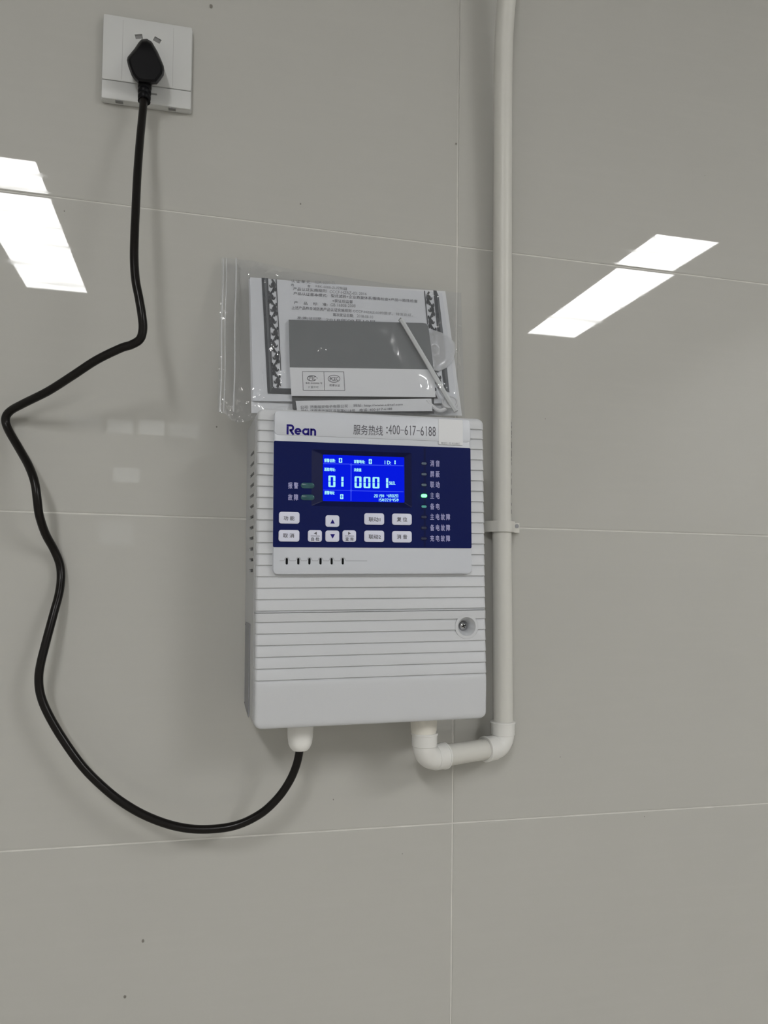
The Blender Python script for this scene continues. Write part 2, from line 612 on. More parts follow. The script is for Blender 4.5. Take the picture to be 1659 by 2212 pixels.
# ribbed covers: clapboard bands wrapped round the sides
def cover(levels, name):
    loops = []
    for z, ins, cr in levels:
        w0, w1, yf, r = DX0+ins*.06+cr, DX1-ins*.06-cr, YC+ins+cr*.35, .0032
        L = [(w0, -.0702, z)]
        for k in range(7):
            a = math.radians(180+15*k)
            L.append((w0+r+r*math.cos(a), yf+r+r*math.sin(a), z))
        for k in range(7):
            a = math.radians(270+15*k)
            L.append((w1-r+r*math.cos(a), yf+r+r*math.sin(a), z))
        L.append((w1, -.0702, z))
        loops.append(L)
    return MB().loft(loops).mesh(name)


def corner(d, r):
    return r-math.sqrt(max(0, r*r-(r-d)**2)) if d < r else 0.0


PZ = [.0855, .0764] + [.0764-.00984*k for k in range(1, 17)]        # rib lines of the upper cover
GI = .0016
SEAM = -.0829


def bands(ztop, lines, zend, top_corner):
    lv = []
    if top_corner:
        for k in range(7):
            d = .0055*(1-math.cos(k*math.pi/12))
            lv.append((ztop-d, 0, corner(d, .0055)))
    else:
        lv.append((ztop, .0004, 0))
        lv.append((ztop-.0005, 0, 0))
    for z in lines:
        lv += [(z+.00030, 0, 0), (z, .0004, 0), (z-.00015, GI, 0), (z-.0007, GI, 0), (z-.0016, .0009, 0)]
    return lv


up = bands(DZ1, PZ, SEAM, True)
up += [(SEAM+.0004, .0006, 0), (SEAM+.00005, .0009, 0)]
partm(cover(up, 'u'), 'upper_cover', 'abs_white')
LZ = [-.0907-.00992*k for k in range(6)]
lo = bands(SEAM-.0003, LZ, 0, False)
lo += [(-.1435, .0004, 0), (-.146, .0001, 0), (-.150, .0002, 0), (-.160, .0008, 0), (-.170, .0016, 0)]
for k in range(7):
    d = .006*(math.cos((k)*math.pi/12))
    lo.append((DZ0+.006-.006*math.sin(k*math.pi/12), .0018+.0006*k/6, corner(.006-.006*math.sin(k*math.pi/12), .006)))
lm = cover(lo, 'l')
sx_, sz_ = loc(1008.2, 1353.5, YC)
RC = .0087
lm = boolean(lm, MB().lathe([(0, RC+.0016), (.03, RC+.0016)], (sx_, -.0745, sz_), (sx_, -.12, sz_), 32).mesh('c'))
partm(lm, 'lower_cover', 'abs_white')
# countersunk screw well
b = MB().lathe([(.0, RC+.0016), (.0104, RC+.0025), (.0106, RC+.0023), (.0106, RC), (.0100, RC-.0004), (.0022, .0050), (.0002, .0048)], (sx_, -.0745, sz_), (sx_, -.12, sz_), 36, caps=False)
well = part(b, 'screw_well', 'abs_white', smooth=True)
b = MB().lathe([(0, .0049), (.0003, .0049)], (sx_, -.0745, sz_), (sx_, -.12, sz_), 24)
part(b, 'well_floor', 'side_grey', well)
b = MB().lathe([(0, .0036), (.0008, .0035), (.0016, .0026), (.0020, .0012), (.0021, .0003)], (sx_, -.0747, sz_), (sx_, -.12, sz_), 20)
scr = part(b, 'screw', 'steel', smooth=True)
b = MB()
for a in (20, 110):
    ca, sa = math.cos(math.radians(a)), math.sin(math.radians(a))
    lx, wx = .0021, .00045
    q = [(-lx, -wx), (lx, -wx), (lx, wx), (-lx, wx)]
    b.loft([[(sx_+u*ca-v*sa, y, sz_+u*sa+v*ca) for u, v in q] for y in (-.0758, -.0770)])
part(b, 'cross_recess', 'slot_black', scr)

# front panel
PX0, PX1 = -.1962, -.0147
YP = -.0892
pz1 = .0935
fp = MB().plate(PX0, PX1, -.0497, pz1, .0042, -.0825, YP, .0012, 6).mesh('p')
B0x, B0z = loc(591.5, 952, YP)
B1x, B1z = loc(1018.5, 1184.3, YP)
cx0, cz1 = loc(673, 971, YP)
cx1, cz0 = loc(889.5, 1097, YP)
cb = MB().box(cx0-.002, cx1+.002, -.1, -.05, cz0-.002, cz1+.002)
slots = []
for px in (619.6, 644.6, 668.6, 692.6, 716.6, 740.6):
    sx, sz = loc(px, 1212.5, YP)
    slots.append((sx, sz))
    cb.loft([pill(sx, sz, .0021, .0058, -.095), pill(sx, sz, .0021, .0058, -.0855)])
fp = boolean(fp, cb.mesh('c'))
partm(fp, 'front_panel', 'abs_panel')
for sx, sz in slots:
    part(MB().loft([pill(sx, sz, .0022, .0059, -.0862), pill(sx, sz, .0022, .0059, -.0868)]), 'sound_slot_dark', 'slot_black')  # added black pill, the slot's unlit interior put into its colour


def on(y):
    return lambda x, z: (x, y, z)


TE = YP-.00012
b = MB()
pts = []
xa, za = loc(604, 1211.5, YP)
xb = loc(793, 1211.5, YP)[0]
pts.append((xa, za))
for sx, sz in slots:
    pts += [(sx-.0026, za), (sx-.0021, za+.0008)]
    pts += [(sx-.0019*math.cos(k*math.pi/6), sz+.0016+.0019*math.sin(k*math.pi/6)) for k in range(1, 6)]
    pts += [(sx+.0021, za+.0008), (sx+.0026, za)]
pts.append((xb, za))
b.ribbon(pts, .00035, on(TE))
part(b, 'slot_outline', 'ink_pale_grey', fix=False)
# raised strip above the keypad, with the step that draws the thin line
zs = loc(800, 953.0, YP)[1] + .0024
b = MB().plate(PX0+.0002, PX1-.0002, zs, pz1-.0003, .0035, YP+.001, YP-.0006, .0005)
part(b, 'top_band', 'abs_panel', smooth=True)
TB = YP-.0006-.00012


def textpart(s, x0, y0, x1, y1, Y, m, name, parent=None, bold=0.0):
    """lettering filling the photo box (x0,y0)-(x1,y1) on the device plane Y"""
    a, c = loc(x0, y1, Y), loc(x1, y0, Y)
    ym = loc((x0+x1)/2, y1, Y)[1]
    yt = loc((x0+x1)/2, y0, Y)[1]
    b = add_text(MB(), s, a[0], c[0], ym, yt, on(Y), bold)
    return part(b, name, m, parent, fix=False)


# brand lettering, geometric strokes
def arc(cx, cz, r, a0, a1, n=14):
    return [(cx+r*math.cos(math.radians(a0+(a1-a0)*k/n)), cz+r*math.sin(math.radians(a0+(a1-a0)*k/n))) for k in range(n+1)]


lx0, lz0 = loc(619, 938.5, TB)
lx1 = loc(683, 940, TB)[0]
cap = loc(620, 916.5, TB)[1]-lz0
u = (lx1-lx0)/64.0
b = MB()
to = on(TB)
w = 4.4*u
R0 = lx0
b.ribbon([(R0+2.2*u, lz0), (R0+2.2*u, lz0+cap-4.5*u)], w, to)
b.ribbon([(R0, lz0+cap-2.1*u), (R0+9*u, lz0+cap-2.1*u)] + arc(R0+9*u, lz0+cap-7.2*u, 5.1*u, 90, -90) + [(R0+6.2*u, lz0+cap-12.3*u)], w, to)
b.ribbon([(R0+8*u, lz0+cap-12.5*u), (R0+15*u, lz0)], w*1.05, to)
xh = 7.6*u
for cx, kind in ((24.5, 'e'), (41, 'a')):
    c = R0+cx*u
    if kind == 'e':
        b.ribbon(arc(c, lz0+xh, xh-w/2, 12, 318, 26), w, to)
        b.ribbon([(c-4*u, lz0+xh), (c+xh, lz0+xh)], w*.75, to)
    else:
        b.ribbon(arc(c, lz0+xh, xh-w/2, 50, 330, 24), w, to)
        b.ribbon([(c+xh-w/2+.6*u, lz0), (c+xh-w/2+.6*u, lz0+2*xh)], w, to)
nx = R0+53*u
b.ribbon([(nx+.2*u, lz0), (nx+.2*u, lz0+2*xh)], w, to)
b.ribbon(arc(nx+4.3*u, lz0+xh*1.12, xh*.88-w/2, 150, 0, 12) + [(nx+4.3*u+xh*.88-w/2, lz0)], w, to)
part(b, 'brand_lettering', 'ink_logo_blue', fix=False)
t = textpart('服务热线', 763.5, 918.5, 827, 940, TB, 'ink_grey', 'hotline_text', bold=.006)
b = MB()
for yy in (924, 934.5):
    c = loc(836, yy, TB)
    b.poly([(c[0]+.0008*math.cos(k*.785), c[1]+.0008*math.sin(k*.785)) for k in range(8)], to)
part(b, 'hotline_colon', 'ink_grey', fix=False)
b = MB()
x0 = loc(838.5, 930, TB)[0]
x1 = loc(942, 932, TB)[0]
zb_, zt_ = loc(890, 940.5, TB)[1], loc(890, 919.5, TB)[1]
st = (x1-x0)/12.0
for k, ch in enumerate('400-617-6188'):
    if ch == '-':
        b.poly([(x0+st*(k+.05), (zb_+zt_)/2-.0003), (x0+st*(k+.95), (zb_+zt_)/2-.0003), (x0+st*(k+.95), (zb_+zt_)/2+.0003), (x0+st*(k+.05), (zb_+zt_)/2+.0003)], to)
    else:
        if ch == '1':
            xm = x0+st*(k+.55)
            b.ribbon([(xm, zb_), (xm, zt_)], st*.15, to)
            b.ribbon([(xm, zt_-.0001), (xm-st*.2, zt_-.0011)], st*.13, to)
        else:
            add_text(b, ch, x0+st*(k+.08), x0+st*(k+.92), zb_, zt_, to)
part(b, 'hotline_number', 'ink_grey', fix=False)
# blank square sticker (its matrix code is left off), with the small caption
qx0, qz1 = loc(947, 905, TB)
qx1, qz0 = loc(1000, 962, TB)
b = MB().plate(qx0, qx1, qz0, qz1, .0012, TB, TB-.0002, .0001)
stk = part(b, 'sticker', 'paper_bright')
textpart('微信扫一扫 关注我们', 953, 955.5, 993, 960, TB-.00035, 'ink_pale_grey', 'sticker_caption', stk)

# blue keypad membrane with the sunk display window
n = 5
s0x, s0z = loc(697.5, 985, -.0862)[0], loc(785, 1084.0, -.0862)[1]
s1x, s1z = loc(873, 985, -.0862)[0], loc(785, 985.0, -.0862)[1]
YM = YP-.0003
L = [rrect(B0x, B1x, B1z, B0z, .0012, YP+.0001, n), rrect(B0x, B1x, B1z, B0z, .0012, YM, n), rrect(cx0, cx1, cz0, cz1, .0012, YM, n)]
mem = part(MB().loft(L, False, False), 'keypad_membrane', 'membrane_blue')
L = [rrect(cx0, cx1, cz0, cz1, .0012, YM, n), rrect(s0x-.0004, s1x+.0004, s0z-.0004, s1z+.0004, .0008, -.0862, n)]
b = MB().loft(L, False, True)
part(b, 'window_recess', 'membrane_shaded', mem, fix=False)
YS = -.0865
scr_ = part(MB().loft([rrect(s0x, s1x, s0z, s1z, .0008, -.0861, n), rrect(s0x, s1x, s0z, s1z, .0008, YS, n)]), 'display', 'lcd_back')
YT = YS-.00012


def lcd(s, x0, y0, x1, y1, bold=.01):
    return textpart(s, x0, y0, x1, y1, YT, 'lcd_glyph', 'display_text', scr_, bold)


k_ = 190/1659.0


def zz(x, y):
    return 690+x*k_, 975+y*k_


def lcdz(s, x0, y0, x1, y1, bold=.035):
    a, c = zz(x0, y0), zz(x1, y1)
    lcd(s, a[0], a[1], c[0], c[1], bold)


lcdz('报警总数:', 92, 140, 300, 208)
lcdz('首警地址:', 652, 162, 858, 226)
lcdz('I D:', 1232, 178, 1350, 246)
lcdz('巡检地址:', 92, 308, 300, 372)
lcdz('浓度值', 652, 320, 790, 380)
lcdz('报警地址', 96, 750, 284, 814)
lcdz('%LEL', 1316, 570, 1432, 630, .04)


def digit(ch, x0, y0, x1, y1, t=None):
    a, c = zz(x0, y0), zz(x1, y1)
    p0, p1 = loc(a[0], c[1], YT), loc(c[0], a[1], YT)
    b = MB()
    tt = t*k_/2.26*.001 if t else None
    add_seg(b, ch, p0[0], p1[0], loc((a[0]+c[0])/2, c[1], YT)[1], loc((a[0]+c[0])/2, a[1], YT)[1], on(YT), tt)
    part(b, 'display_digit', 'lcd_glyph', scr_, fix=False)


for ch, x0, y0, x1, y1, t in (('0', 366, 124, 430, 216, 22), ('0', 930, 146, 990, 238, 22), ('1', 1384, 166, 1438, 248, 24),
                              ('0', 168, 458, 302, 674, 40), ('1', 322, 470, 455, 672, 40), ('0', 662, 472, 794, 688, 40), ('0', 832, 480, 962, 692, 40),
                              ('0', 1002, 484, 1132, 698, 40), ('1', 1166, 496, 1298, 694, 40), ('0', 390, 808, 452, 900, 22)):
    digit(ch, x0, y0, x1, y1, t)
for ch, x0, x1 in (('2', 1030, 1060), ('0', 1066, 1100), ('1', 1112, 1136), ('9', 1148, 1180), ('4', 1270, 1308), ('0', 1368, 1400), ('2', 1408, 1442)):
    digit(ch, x0, 812, x1, 868, 11)
for ch, x0, x1 in (('年', 1186, 1222), ('月', 1316, 1356), ('日', 1450, 1484)):
    lcdz(ch, x0, 812, x1, 868)
for ch, x0, x1 in (('1', 1108, 1132), ('5', 1142, 1174), ('2', 1234, 1264), ('2', 1272, 1304), ('4', 1366, 1402), ('5', 1410, 1442)):
    digit(ch, x0, 890, x1, 944, 11)
for ch, x0, x1 in (('时', 1184, 1224), ('分', 1316, 1358), ('秒', 1454, 1494)):
    lcdz(ch, x0, 890, x1, 944)
b = MB()
mz = lambda x, y: loc(*zz(x, y), YT)
T0 = on(YT+.00005)
for P, wd in (([(75, 232), (570, 240)], .0007), ([(610, 250), (1585, 272)], .0007), ([(75, 728), (570, 735)], .0006), ([(610, 742), (1585, 762)], .0006), ([(598, 245), (596, 930)], .0008)):
    b.ribbon([mz(*p) for p in P], wd, T0)
for cx, cz in ((598, 250), (597, 738)):
    c = mz(cx, cz)
    b.poly([(c[0]+.0014, c[1]), (c[0], c[1]+.0014), (c[0]-.0014, c[1]), (c[0], c[1]-.0014)], T0)
part(b, 'display_grid', 'lcd_line', scr_, fix=False)

# indicator lamps and their captions
YL = YM-.0001
rows = ((1001.5, '消音', 'lens_off'), (1024.5, '屏蔽', 'lens_off'), (1047.5, '联动', 'lens_off'), (1071, '主电', 'lens_green_lit'), (1094.5, '备电', 'lens_teal_spill'),
        (1117, '主电故障', 'lens_dark'), (1140.5, '备电故障', 'lens_dark'), (1163.5, '充电故障', 'lens_dark'))
gx0, gz1 = loc(917.5, 968, YL)
gx1, gz0 = loc(917.5, 1182, YL)
part(MB().ribbon([(gx0, gz1), (gx1, gz0)], .0018, on(YM-.00006)), 'lamp_groove_shade', 'membrane_shaded', fix=False)  # flat strip, the shadow of a groove painted as darker blue
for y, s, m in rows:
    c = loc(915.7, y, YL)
    part(MB().loft([pill(c[0]+.0003, c[1]+.0001, .0066, .0042, YM), pill(c[0]+.0003, c[1]+.0001, .0066, .0042, YL-.0001)]), 'lamp_recess_shade', 'membrane_shaded')  # raised dark pill, shade round the lamp put into its colour
    lit = m == 'lens_green_lit'
    wv, hv = (.0054, .0030) if lit else (.0048, .0022)
    o = part(MB().loft([pill(c[0], c[1], wv, hv, YL), pill(c[0], c[1], wv, hv, YL-(.0010 if lit else .0005)), pill(c[0], c[1], wv*.8, hv*.7, YL-(.0015 if lit else .0008))]), 'indicator_lamp', m, smooth=True)
    if lit:
        o['label'] = 'lit green indicator lamp'
    x1 = 949.5 if len(s) == 2 else 972
    textpart(' '.join(s), 929.5, y-7.2, x1, y+6.2, YL, 'ink_lilac', 'indicator_caption', bold=.025)
for y, s in ((1049, '报 警'), (1074.5, '故 障')):
    c = loc(664.6, y, YL)
    part(MB().loft([pill(c[0], c[1], .0122, .0050, YM), pill(c[0], c[1], .0120, .0048, YL-.0003), pill(c[0], c[1], .0108, .0036, YL-.0007)]), 'status_lens', 'lens_pill', smooth=True)
    textpart(s, 622.5, y-7, 644, y+6.5, YL, 'ink_lilac', 'indicator_caption', bold=.025)

# keys
YK = YM-.0011
TK = YK-.00012


def key(x0, y0, x1, y1):
    a, c = loc(x0, y1, YK), loc(x1, y0, YK)
    return part(MB().plate(a[0], c[0], a[1], c[1], .0022, YM+.0002, YK, .0004, 5), 'button', 'key_white', smooth=True)


for x0, y0, x1, y1, s, tx0, tx1, ty in ((602.5, 1106, 647.3, 1130.8, '功 能', 613, 636, 1119.5), (601.8, 1145, 647, 1169.8, '取 消', 611.5, 635.5, 1157),
                                       (787, 1109, 830, 1133.3, '联动1', 796.5, 821.5, 1122.3), (787, 1146.3, 830, 1170.6, '联动2', 796.5, 822.5, 1159.6),
                                       (847.3, 1109.8, 889.6, 1133.8, '复 位', 857.5, 879.5, 1122), (847.3, 1147.3, 889.6, 1171.6, '消 音', 857.5, 879.5, 1159.5)):
    k = key(x0, y0, x1, y1)
    textpart(s, tx0, ty-4.9, tx1, ty+4.6, TK, 'ink_grey', 'button_caption', k, .018)
for x0, y0, x1, y1, tri in ((703.3, 1113.2, 733.2, 1138, [(718.4, 1121.3), (713.6, 1131), (723.1, 1131)]), (703, 1146, 733.1, 1170.3, [(713.4, 1154), (723.6, 1154), (718.5, 1163.5)])):
    k = key(x0, y0, x1, y1)
    part(MB().poly([loc(*p, TK) for p in tri], on(TK)), 'button_arrow', 'ink_logo_blue', k, fix=False)
for x0, y0, x1, y1, tri, s, tx in ((665.2, 1145.2, 695.6, 1170.4, [(684.2, 1148.7), (684.2, 1155.5), (677.6, 1152.2)], '自 检', 681), (740, 1145.6, 769.4, 1170.4, [(752, 1148.7), (752, 1155.5), (758.4, 1152.2)], '查 询', 754.8)):
    k = key(x0, y0, x1, y1)
    part(MB().poly([loc(*p, TK) for p in tri], on(TK)), 'button_arrow', 'ink_grey', k, fix=False)
    part(MB().ribbon([loc(tx-9.8, 1157.8, TK), loc(tx+9.8, 1158, TK)], .00045, on(TK)), 'button_rule', 'ink_grey', k, fix=False)
    textpart(s, tx-8.6, 1160.5, tx+8.6, 1168.2, TK, 'ink_grey', 'button_caption', k, .018)


# cable glands under the case
def gland(cx, cy, zb, m, body):
    b = MB()
    zt = DZ0+.0035
    b.lathe([(0, .0128), (.006, .0128)], (cx, cy, zt), (cx, cy, zt-1), 6)
    h = zt-zb
    if body == 'dome':
        pr = [(.004, .0118), (.008, .0119), (h*.62, .0114), (h*.80, .0106), (h*.92, .0090), (h, .0070)]
    else:
        pr = [(.004, .0125), (.0085, .0125), (h*.55, .0122), (h*.82, .0108), (h, .0104)]
    b.lathe(pr, (cx, cy, zt), (cx, cy, zt-1), 28)
    g = part(b, 'cable_gland', m, smooth=True)
    part(MB().lathe([(0, .0145), (.0022, .0145)], (cx, cy, DZ0+.0030), (cx, cy, -1), 28), 'gland_ring', 'side_grey', g)  # grey ring round the top of the gland
    return g


def tolocal(p):
    return p.x*CT+p.z*ST, p.y, -p.x*ST+p.z*CT


g1 = tolocal(at(648.5, 1600, -.050))
gland(g1[0], -.050, tolocal(at(648.5, 1620, -.050))[2], 'nylon_white', 'dome')
g2 = tolocal(at(915.5, 1600, -.052))
gland(g2[0], -.052, tolocal(at(915.5, 1608, -.052))[2], 'nylon_cream', 'cone')

# ------------------------------------------------------------------ white conduit
E1 = at(916.5, 1640.5, -.052)
E2 = at(1086.3, 1611, -.0145)
E2.z = E1.z = (E1.z+E2.z)/2
cond = empty('electrical_conduit', (E2.x, 0, E2.z))
tag(cond, 'white plastic conduit running down the wall and elbowing into the controller', 'pipe')
CO = cond.location
pp = [(1087.2, 1575, -.0145), (1085.5, 1350, -.0130), (1084, 1134, -.0120), (1085, 800, -.0135), (1086, 400, -.018), (1088, 100, -.025)]
path = [at(*p) for p in pp]
path += [Vector((path[-1].x+.003, -.033, path[-1].z+.10)), Vector((path[-1].x+.008, -.032, .85)), Vector((path[-1].x+.01, -.016, CEIL-.001))]
pipe = MB().tube(spline(path, 12), .0100, 24).build('pipe', 'pvc_pipe', cond, CO, True)
# faded printing along its right flank
b = MB()
random.seed(7)
y = 556.0
while y < 1150:
    h = random.choice((4, 6, 9, 13))
    if not 1122 < y < 1152 and random.random() < .72:
        q = at(1084.6, y, -.0127)
        q2 = at(1084.6, y+h, -.0127)
        for a0, a1 in ((32, 40),) if random.random() < .6 else ((33, 36), (38, 41)):
            vs = []
            for qq in (q, q2):
                for a in (a0, a1):
                    vs.append((qq.x+.01012*math.cos(math.radians(a)), qq.y-.01012*math.sin(math.radians(a)), qq.z))
            b.add(vs, [(0, 1, 3, 2)])
    y += h+random.uniform(2, 9)
tag(b.build('print_marks', 'ink_grey', pipe, CO, fix=False), kind='stuff')
dh = (E1-E2)
dh.z = 0
dist = dh.length
dh.normalize()
MB().tube([E2+dh*.012, E1-dh*.012], .0100, 24).build('pipe', 'pvc_pipe', cond, CO, True)


def elbow(C, d, upx, lenup, lenside):
    """C corner of the axes, d the level direction away from the bend"""
    r = .0125
    Z = Vector((0, 0, 1))
    b = MB()
    o = C + d*r + Z*r
    b.tube([o - d*r*math.cos(a*math.pi/20) - Z*r*math.sin(a*math.pi/20) for a in range(11)], .0112, 24)
    up = C + Z*(r-.001)
    b.lathe([(0, .0110), (.0005, .0119), (lenup-.002, .0120), (lenup-.0018, .0126), (lenup-.0004, .0126), (lenup, .0122), (lenup+.0001, .0101)], up, up+Z, 32)
    sd = C + d*(r-.001)
    b.lathe([(0, .0110), (.0005, .0119), (lenside-.002, .0120), (lenside-.0018, .0126), (lenside-.0004, .0126), (lenside, .0122), (lenside+.0001, .0101)], sd, sd+d, 32)
    b.build('elbow_fitting', 'pvc_fitting', cond, CO, True)


elbow(E1, -dh, None, .0125, .0135)
elbow(E2, dh, None, .0135, .0135)

# pipe saddle on the wall
q = at(1084, 1138, -.012)
sad = empty('pipe_saddle', (q.x, 0, q.z))
tag(sad, 'white plastic pipe saddle clamping the conduit beside the blue keypad', 'bracket')
hw = .0056
out = []
for a in range(0, 37):
    t = math.radians(180-5*a)
    out.append((q.x+.0122*math.cos(t), q.y-.0118*math.sin(t)))
prof = [(q.x-.0175, -.0004), (q.x-.0165, -.010), (q.x-.0125, -.0165)] + [p for p in out if p[1] < -.0185] + [(q.x+.0124, -.017), (q.x+.0132, -.006), (q.x+.0132, -.0004)]
inn = [(q.x+.0103, -.0004), (q.x+.0103, -.012)] + [(q.x+.0104*math.cos(math.radians(15*a)), q.y-.0104*math.sin(math.radians(15*a))) for a in range(1, 12)] + [(q.x-.0103, -.012), (q.x-.0103, -.0004)]
full_ = prof+inn
n_ = len(full_)
b = MB().loft([[(x, y, q.z-hw) for x, y in full_], [(x, y, q.z+hw) for x, y in full_]], True, True)
b.build('saddle_band', 'pvc_pipe', sad, sad.location, True)
hq = at(1116.5, 1136.5, -.0062)
b = MB().box(q.x+.0128, hq.x+.0030, -.0060, -.0004, q.z-.0052, q.z+.0050)
b.build('saddle_foot', 'pvc_pipe', sad, sad.location)
MB().lathe([(0, .0022), (.0004, .0022)], (hq.x, -.0060, hq.z), (hq.x, -1, hq.z), 16).build('screw_hole', 'side_grey', sad, sad.location)

# ------------------------------------------------------------------ wall socket
SX0, SX1, SZ0, SZ1 = -.3570, -.2725, .4073, .4937
SB = ((SX0+SX1)/2, 0, SZ0)
sock = empty('wall_socket', (SB[0]*CT-SB[2]*ST, 0, SB[0]*ST+SB[2]*CT), (0, -TILT, 0))
tag(sock, 'square white wall socket with a black plug pushed in', 'socket')


def sp(mb, name, m, parent=None, smooth=False, fix=True):
    return mb.build(name, m, parent or sock, SB, smooth, fix)


gz = SZ0+.0195
sp(MB().plate(SX0, SX1, SZ0, SZ1, .0022, -.0005, -.0060, .002), 'back_plate', 'socket_white', smooth=True)
fpz = MB().plate(SX0+.0005, SX1-.0005, gz+.0003, SZ1-.0005, .0015, -.0055, -.0080, .0007).mesh('f')
hb = MB()
holes = []
for px, py, a in ((300, 79, 14), (339.5, 86.5, -24)):
    hx, hz = loc(px, py, -.008)
    ca, sa = math.cos(math.radians(a)), math.sin(math.radians(a))
    qd = [(hx+u_*ca-v_*sa, hz+u_*sa+v_*ca) for u_, v_ in ((-.0035, -.0024), (.0035, -.0024), (.0035, .0024), (-.0035, .0024))]
    holes.append(qd)
    hb.loft([[(x, -.0066, z) for x, z in qd], [(x, -.0095, z) for x, z in qd]])
fpz = boolean(fpz, hb.mesh('c'))
fpz.transform(Matrix.Translation(-Vector(SB)))
shade(fpz)
link('face_plate', fpz, 'socket_white', sock)
for qd in holes:
    sp(MB().loft([[(x, -.0063, z) for x, z in qd], [(x, -.0067, z) for x, z in qd]]), 'pin_hole', 'socket_hole')
for xs in (loc(264, 120, -.0085)[0], loc(374, 120, -.0085)[0]):
    sp(MB().box(xs-.00015, xs+.00015, -.00805, -.0079, gz+.002, SZ1-.004), 'seam_line', 'seam_grey')
sp(MB().plate(SX0+.0005, SX1-.0005, SZ0+.0005, gz-.0003, .0015, -.0055, -.0080, .0008), 'lower_strip', 'socket_white', smooth=True)
mx, mz_ = loc(331, 203, -.0081)
sp(MB().box(mx-.004, mx+.0035, -.0081, -.0079, mz_-.0009, mz_+.0009), 'strip_mark', 'socket_hole')
for px, py in ((258, 215), (372, 232)):
    hx, hz = loc(px, py, -.004)
    sp(MB().box(hx-.0035, hx+.0035, -.0072, -.003, SZ0-.0004, SZ0+.0008), 'release_notch', 'socket_hole')

# ------------------------------------------------------------------ power cord with plug
ph = at(314, 180, -.009)
cord = empty('power_cord', (ph.x, 0, ph.z))
tag(cord, 'black power cord hanging in a loop from the socket to the controller', 'cable')
KO = cord.location
ol = [(306, 84.6), (317.7, 83.8), (327.9, 90), (340.4, 111), (347.5, 127), (353.8, 142.6), (355, 153), (353.8, 163), (347, 173), (338.9, 182.6), (325, 183), (310, 182), (298, 180), (290, 172), (284, 163), (277, 144), (273.8, 130), (275.4, 123), (290.3, 105), (299.7, 91)]
c0 = (314, 135)


def shr(f, fy=0):
    return [(c0[0]+(x-c0[0])*f, c0[1]+fy+(y-c0[1]-fy)*f) for x, y in ol]


b = MB().loft([[at(x, y, -.0090) for x, y in shr(.90)], [at(x, y, -.012) for x, y in shr(.97)], [at(x, y, -.020) for x, y in shr(1.0)], [at(x, y, -.029) for x, y in shr(.985, -4)],
               [at(x, y, -.0345) for x, y in shr(.90, -9)], [at(x, y, -.036) for x, y in shr(.80, -11)]])
b.build('plug', 'plug_black', cord, KO, True)
prof = []
path = []
for k in range(17):
    t = k/16
    path.append(at(313.2-1.8*t, 174+45*t, -.024-.004*t))
    prof.append((.0066-.0008*t)*(1 if k % 4 < 3 else .86))
MB().tube(path, prof, 18).build('strain_relief', 'plug_black', cord, KO, True)
cp = [(311.3, 205, -.0275), (308, 245, -.034), (302.6, 300, -.044), (297, 372, -.055), (293.4, 444.7, -.065), (290.6, 510, -.073), (289.9, 560, -.078), (293, 606, -.081), (300.5, 645, -.083), (307, 685, -.084),
      (308.5, 712, -.083), (302, 733, -.082), (283, 745, -.080), (260, 752.5, -.077), (208, 778, -.068), (156, 812, -.056), (104, 845, -.041), (52, 871, -.024), (22, 888, -.013), (12, 905, -.009), (18, 928, -.010),
      (42, 970, -.019), (62, 1006, -.029), (75, 1042, -.036), (80.5, 1080, -.038), (85, 1113, -.034), (98, 1152.5, -.022), (117, 1188, -.010), (128.8, 1217.6, -.0058), (131.7, 1247, -.0070), (127.6, 1282, -.012), (116.6, 1323, -.018),
      (101, 1380.7, -.023), (88, 1432.8, -.025), (83.8, 1467.5, -.025), (88, 1502, -.025), (103, 1540, -.026), (133, 1592, -.027), (178, 1655, -.029), (226, 1703, -.031), (270, 1737, -.033), (321, 1765, -.035), (380, 1785, -.037),
      (439, 1791.6, -.039), (506, 1784, -.041), (561, 1759, -.043), (599, 1725, -.045), (625, 1688, -.047), (641, 1650, -.049), (648.5, 1612, -.050), (649.5, 1596, -.050)]
MB().tube(spline([at(*p) for p in cp], 6), .0037, 16).build('cable', 'rubber_black', cord, KO, True)


# ------------------------------------------------------------------ papers and oddments in the bag
def sheet(c, name, m, off, th=.0004, nu=14, nv=10, bend=None, base=None, parent=None):
    """thin sheet from photo corners TL TR BR BL on the leaning plane"""
    def pt(u_, v_, o):
        x = (1-v_)*((1-u_)*c[0][0]+u_*c[1][0])+v_*((1-u_)*c[3][0]+u_*c[2][0])
        y = (1-v_)*((1-u_)*c[0][1]+u_*c[1][1])+v_*((1-u_)*c[3][1]+u_*c[2][1])
        return lean(x, y, off + o + (bend(u_, v_) if bend else 0))
    b = MB()
    vs, fs = [], []
    for s in (0, 1):
        for j in range(nv+1):
            for i in range(nu+1):
                vs.append(pt(i/nu, j/nv, 0 if s == 0 else th))
    n1 = (nu+1)*(nv+1)
    ix = lambda s, i, j: s*n1+j*(nu+1)+i
    for j in range(nv):
        for i in range(nu):
            fs.append((ix(0, i, j), ix(0, i+1, j), ix(0, i+1, j+1), ix(0, i, j+1)))
            fs.append((ix(1, i, j), ix(1, i, j+1), ix(1, i+1, j+1), ix(1, i+1, j)))
    for i in range(nu):
        fs += [(ix(0, i, 0), ix(1, i, 0), ix(1, i+1, 0), ix(0, i+1, 0)), (ix(0, i, nv), ix(0, i+1, nv), ix(1, i+1, nv), ix(1, i, nv))]
    for j in range(nv):
        fs += [(ix(0, 0, j), ix(0, 0, j+1), ix(1, 0, j+1), ix(1, 0, j)), (ix(0, nu, j), ix(1, nu, j), ix(1, nu, j+1), ix(0, nu, j+1))]
    b.add(vs, fs)
    return b.build(name, m, parent, base, True)


